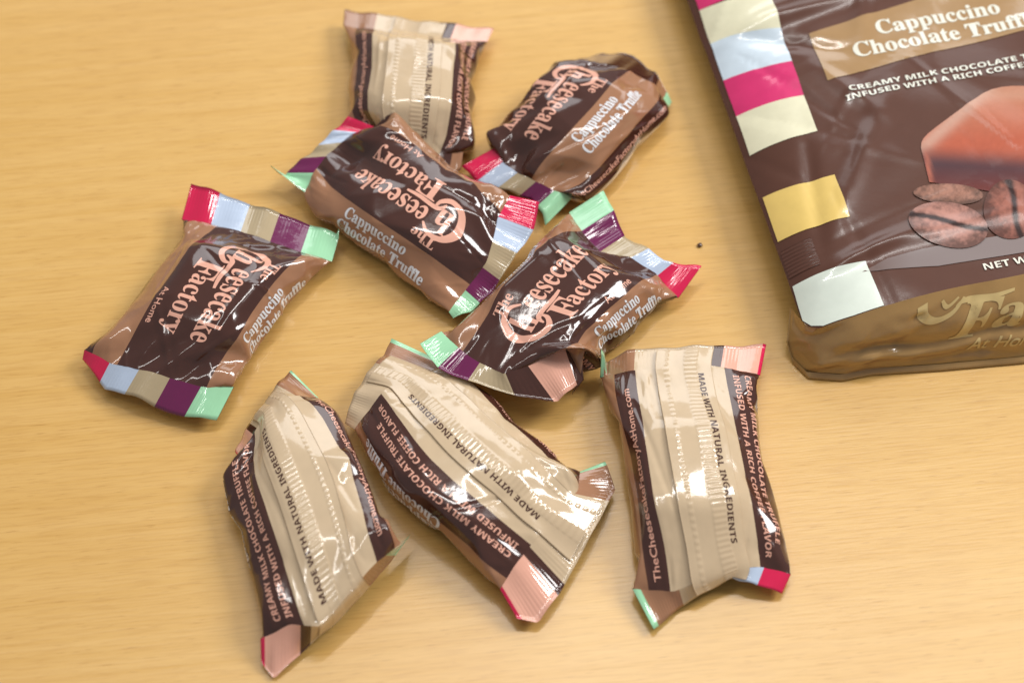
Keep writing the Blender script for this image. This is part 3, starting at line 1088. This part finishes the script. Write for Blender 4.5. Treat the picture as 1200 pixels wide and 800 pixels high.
RIM = np.stack([BOTE + np.array([0, 0, 0.6]), BOTE + np.append(outw * 0.8, 0.15) + rg.normal(0, 0.08, (ncg, 3)),
                BOTE + np.append(outw * 1.5, -0.4), BOTE + np.append(outw * 1.4, -0.7), BOTE + np.array([0, 0, -0.7])])
mesh_obj('bottom_rim', RIM.reshape(-1, 3) / 1000, grid_faces(5, ncg)[:, ::-1].tolist(), PM['gold'], bag)
GN = np.cross(np.gradient(G, axis=1), np.gradient(G, axis=0))
GN /= np.linalg.norm(GN, axis=2)[..., None] + 1e-9
if GN[..., 2].mean() < 0:
    GN = -GN
GH = 25.0


def on_gusset(name, vf, mat, parent, off=0.15):
    """(a, h) mm lettering laid on the gusset; h is up from its lower edge"""
    v, f = cut_cells(vf, 1.2, 1.0)
    c = np.clip(np.interp(v[:, 0], topa, np.arange(ncg)), 0, ncg - 1.001)
    r = np.clip((1 - v[:, 1] / GH) * (nrg - 1), 0, nrg - 1.001)
    i, x, j, y = r.astype(int), (r % 1)[:, None], c.astype(int), (c % 1)[:, None]
    g = lambda A: (A[i, j] * (1 - x) + A[i + 1, j] * x) * (1 - y) + (A[i, j + 1] * (1 - x) + A[i + 1, j + 1] * x) * y
    return mesh_obj(name, (g(G) + g(GN) * off) / 1000, f, mat, parent, None, True, g(GN))


# underside: from the seams in under the pouch to the table
rows = []
for t in np.linspace(0, 1, 9):
    ins = 9.0 * t ** 1.6
    A2 = np.clip(acol, ins, BW - ins)
    e = np.minimum(acol, BW - acol)
    rows.append((A2, t))
back = []
for bq in np.linspace(0, 1, 60):
    b = blow[0] * (1 - bq) + BL * bq
    prof = []
    for t in np.linspace(0, 1, 9):
        zz = float(pouch_z(np.array(0.0), np.array(b))) * (1 - t) ** 0.8 + 0.3 * t
        prof.append((9.0 * t ** 1.5, zz))
    line = prof + [(BW - x, z) for x, z in prof[::-1]]
    back.append([(BP0[0] + x * E1[0] + b * E2[0], BP0[1] + x * E1[1] + b * E2[1], z) for x, z in line])
back = np.array(back)
mesh_obj('back_panel', back.reshape(-1, 3) / 1000, grid_faces(60, back.shape[1])[:, ::-1].tolist(), PM['dark'], bag)

BLOCKS = [
    ('pink', [(803, -32), (889, -52), (900, -12), (820, 13)]),
    ('cream', [(820, 13), (888, -6), (902, -8), (915, 33), (833, 52)]),
    ('ice', [(833, 52), (915, 33), (928, 72), (848, 95)]),
    ('pink', [(848, 95), (928, 72), (942, 112), (863, 137)]),
    ('cream', [(863, 137), (942, 112), (958, 154), (879, 183)]),
    ('yellow', [(894, 232), (978, 205), (996, 254), (912, 284)]),
    ('white', [(929, 336), (1014, 306), (1036, 358), (1000, 370), (965, 382), (951, 382), (941, 376)]),
]
for k, pts in BLOCKS:
    ab = np.array([panel_ab(*p) for p in pts])
    ab[:, 0] = np.maximum(ab[:, 0], 0.15)
    on_panel('printed_block', poly_fill(ab), PM[k], panel)
on_panel('printed_banner', poly_fill([panel_ab(*p) for p in [(948, 40), (1000, 23), (1074, 0), (1200, -38), (1330, -75), (1350, 0), (1200, 36), (1100, 60), (970, 95)]]),
         PM['banner'], panel)


def panel_text(name, body, px, width, height, mat, **kw):
    ab = panel_ab(*px)
    on_panel(name, shift(text_fit(body, width, height, **kw), ab[0], ab[1]), PM[mat], panel, 0.32)


panel_text('flavour_lettering', serif('Cappuccino'), (1029, 41), 38.5, 5.2, 'letter', offset=0.012)
panel_text('flavour_lettering', serif('Chocolate Truffle'), (1003, 68), 58.0, 5.2, 'letter', offset=0.012)
panel_text('ingredient_lettering', sans('CREAMY MILK CHOCOLATE TRUFFLE'), (996, 107), 69.0, 1.9, 'letter')
panel_text('ingredient_lettering', sans('INFUSED WITH A RICH COFFEE FLAVOR'), (993, 119), 72.0, 1.9, 'letter')
panel_text('weight_lettering', sans('NET WT'), (1154, 317), 15.0, 2.1, 'letter')


def lerp3(a, b, t):
    return tuple(x * (1 - t) + y * t for x, y in zip(a, b))


def ppx(x, y):
    """photograph pixel of a panel point"""
    p = pouch(np.array(x), np.array(y))[0] / 1000 - CAM
    k = math.tan(HFOV / 2) / 600
    d = p @ FWD
    return 600 + p[0] / d / k, 400 - (p @ UPV) / d / k


def vnoise(x, y):
    i, j = math.floor(x), math.floor(y)
    fx, fy = x - i, y - j
    fx, fy = fx * fx * (3 - 2 * fx), fy * fy * (3 - 2 * fy)
    h = lambda a, b: (math.sin(a * 127.1 + b * 311.7) * 43758.5453) % 1
    return (h(i, j) * (1 - fx) + h(i + 1, j) * fx) * (1 - fy) + (h(i, j + 1) * (1 - fx) + h(i + 1, j + 1) * fx) * fy


def fbm(x, y):
    return 0.5 * vnoise(x, y) + 0.3 * vnoise(x * 2.1 + 5, y * 2.1) + 0.2 * vnoise(x * 4.3, y * 4.3 + 9)


def truffle_col(x, y):
    px, py = ppx(x, y)
    edge = 180 + (px - 1080) * 0.06
    t = min(1, max(0, (py - edge + 14) / 28))
    t = t * t * (3 - 2 * t)
    top = lerp3((0.56, 0.23, 0.13), (0.52, 0.12, 0.06), min(1, max(0, (py - 104) / 62)))
    top = lerp3(top, (0.66, 0.42, 0.32), math.exp(-((px - 1098 + (py - 158) * 1.1) / 13) ** 2) * 0.75)
    top = lerp3(top, (0.62, 0.33, 0.22), math.exp(-((py - 112) / 7) ** 2) * 0.6)
    top = tuple(q * 0.86 * (0.92 + 0.16 * fbm(px * 0.35, py * 0.35)) for q in top)
    front = lerp3((0.060, 0.032, 0.040), (0.14, 0.028, 0.022), min(1, max(0, (py - 188) / 34)))
    c = lerp3(top, front, t)
    return lerp3(c, (0.44, 0.13, 0.08), math.exp(-((px - 1083.5 - (py - 170) * 0.15) / 3.2) ** 2) * t)


on_panel('printed_ledge', poly_fill([panel_ab(*p) for p in [(1010, 319), (1040, 303), (1080, 292), (1150, 280), (1330, 250), (1330, 265), (1200, 296), (1100, 312)]]),
         pic, panel, 0.2, 1.4, lambda x, y: lerp3((0.15, 0.09, 0.075), (0.24, 0.19, 0.18), min(1, max(0, (ppx(x, y)[0] - 1010) / 60))))
on_panel('printed_truffle', poly_fill([panel_ab(*p) for p in [(1079, 174), (1079.5, 168), (1082, 163), (1087, 157.5), (1097, 149.5), (1120, 132.5), (1140, 118), (1152, 110), (1162, 105.5), (1173, 102.8), (1186, 101.5), (1210, 101.5), (1250, 104), (1330, 120),
         (1330, 220), (1200, 232), (1089, 214)]]), pic, panel, 0.28, 1.0, truffle_col)


def bean(cx, cy, rx, ry, ang, light, slit, off):
    ca, sa = math.cos(ang), math.sin(ang)
    ring = []
    for k in range(40):
        t = 2 * math.pi * k / 40
        x, y = rx * math.cos(t), ry * math.sin(t) * (1 + 0.08 * math.cos(t))
        ring.append(panel_ab(cx + x * ca - y * sa, cy + x * sa + y * ca))

    def col(x, y):
        px, py = ppx(x, y)
        u = ((px - cx) * ca + (py - cy) * sa) / rx
        v = (-(px - cx) * sa + (py - cy) * ca) / ry
        s = slit + 0.05 * math.sin(u * 3.4)
        t = max(0, 1 - abs(v - s) / 0.16)
        mott = fbm(px * 0.22, py * 0.22)
        r2 = u * u + v * v
        c = lerp3(light, tuple(c * 0.30 for c in light), min(1, max(0, 0.85 * r2 + 1.3 * (mott - 0.45) + 0.35 * v)))
        c = lerp3(c, tuple(min(1, q * 1.5) for q in light), max(0, 1 - abs(v - s + 0.30) / 0.16) * 0.55 * mott)
        return lerp3(c, (0.030, 0.010, 0.008), min(1, t * 1.6 * (0.6 + 0.8 * mott)))
    on_panel('printed_bean', poly_fill(ring), pic, panel, off, 0.32, col)


bean(1111, 228, 41, 12, 0.05, (0.40, 0.19, 0.13), -2, 0.34)
bean(1111, 264, 47, 26, 0.20, (0.46, 0.22, 0.17), -0.12, 0.46)
bean(1184, 246, 35, 32, 1.35, (0.36, 0.13, 0.09), -0.15, 0.40)

# ribs pressed into the side seal between the yellow and the white block
ribv, ribf = [], []
ra, rb = np.linspace(0.6, 9.0, 40), None
q0, q1 = panel_ab(914, 296), panel_ab(926, 327)
rbv = np.linspace(q1[1], q0[1], 40)
RA, RB = np.meshgrid(ra, rbv)
rp, rn = pouch(RA, RB, 0.0)
rp = rp + rn * (0.16 + 0.12 * np.sin(np.arange(40) * 1.3))[:, None, None]
mesh_obj('seal_ribs', rp.reshape(-1, 3) / 1000, grid_faces(40, 40).tolist(), PM['dark'], panel)

# the maker's name over the gusset
gl = join2(shift(stroke([(0, 22.0), (1.8, 18.6), (5.8, 16.4), (10.0, 17.8), (12.0, 22.0)], [2.6, 2.5, 2.1, 1.5, 0.7]), 33.0, 0),
           shift(stroke([(0, 22.2), (2.4, 20.0), (4.8, 22.2)], [0.7, 1.3, 0.7]), 38.5, 0),
           shift(text_fit(serif('F'), 10.5, 11.0, offset=0.006), 46.5, 9.5),
           shift(stroke([(0, 0), (2.4, 1.5), (9.6, 1.3), (16, 2.1)], [0.5, 1.6, 1.4, 0.8]), 43.5, 19.6),
           shift(text_fit(serif('actory'), 42.0, 9.0, offset=0.008), 57.0, 11.5))
on_gusset('logo_lettering', gl, PM['goldletter'], gus)
on_gusset('home_lettering', shift(text_fit('At Home', 20.0, offset=0.012), 53.5, 5.0), PM['goldletter'], gus)

# a crumb on the table
bm = bmesh.new()
bmesh.ops.create_icosphere(bm, subdivisions=2, radius=0.0008)
for v in bm.verts:
    v.co *= 1 + random.uniform(-0.25, 0.25)
    v.co.z *= 0.7
me = bpy.data.meshes.new('crumb')
bm.to_mesh(me)
bm.free()
me.materials.append(film_mat('crumb_brown', (0.10, 0.045, 0.02, 1), 0.6, 0.0))
cr = bpy.data.objects.new('crumb', me)
COL.objects.link(cr)
cr.location = at(820, 287, 0.5)
cr['label'], cr['category'] = 'tiny dark crumb lying alone on the wooden table left of the pouch', 'crumb'
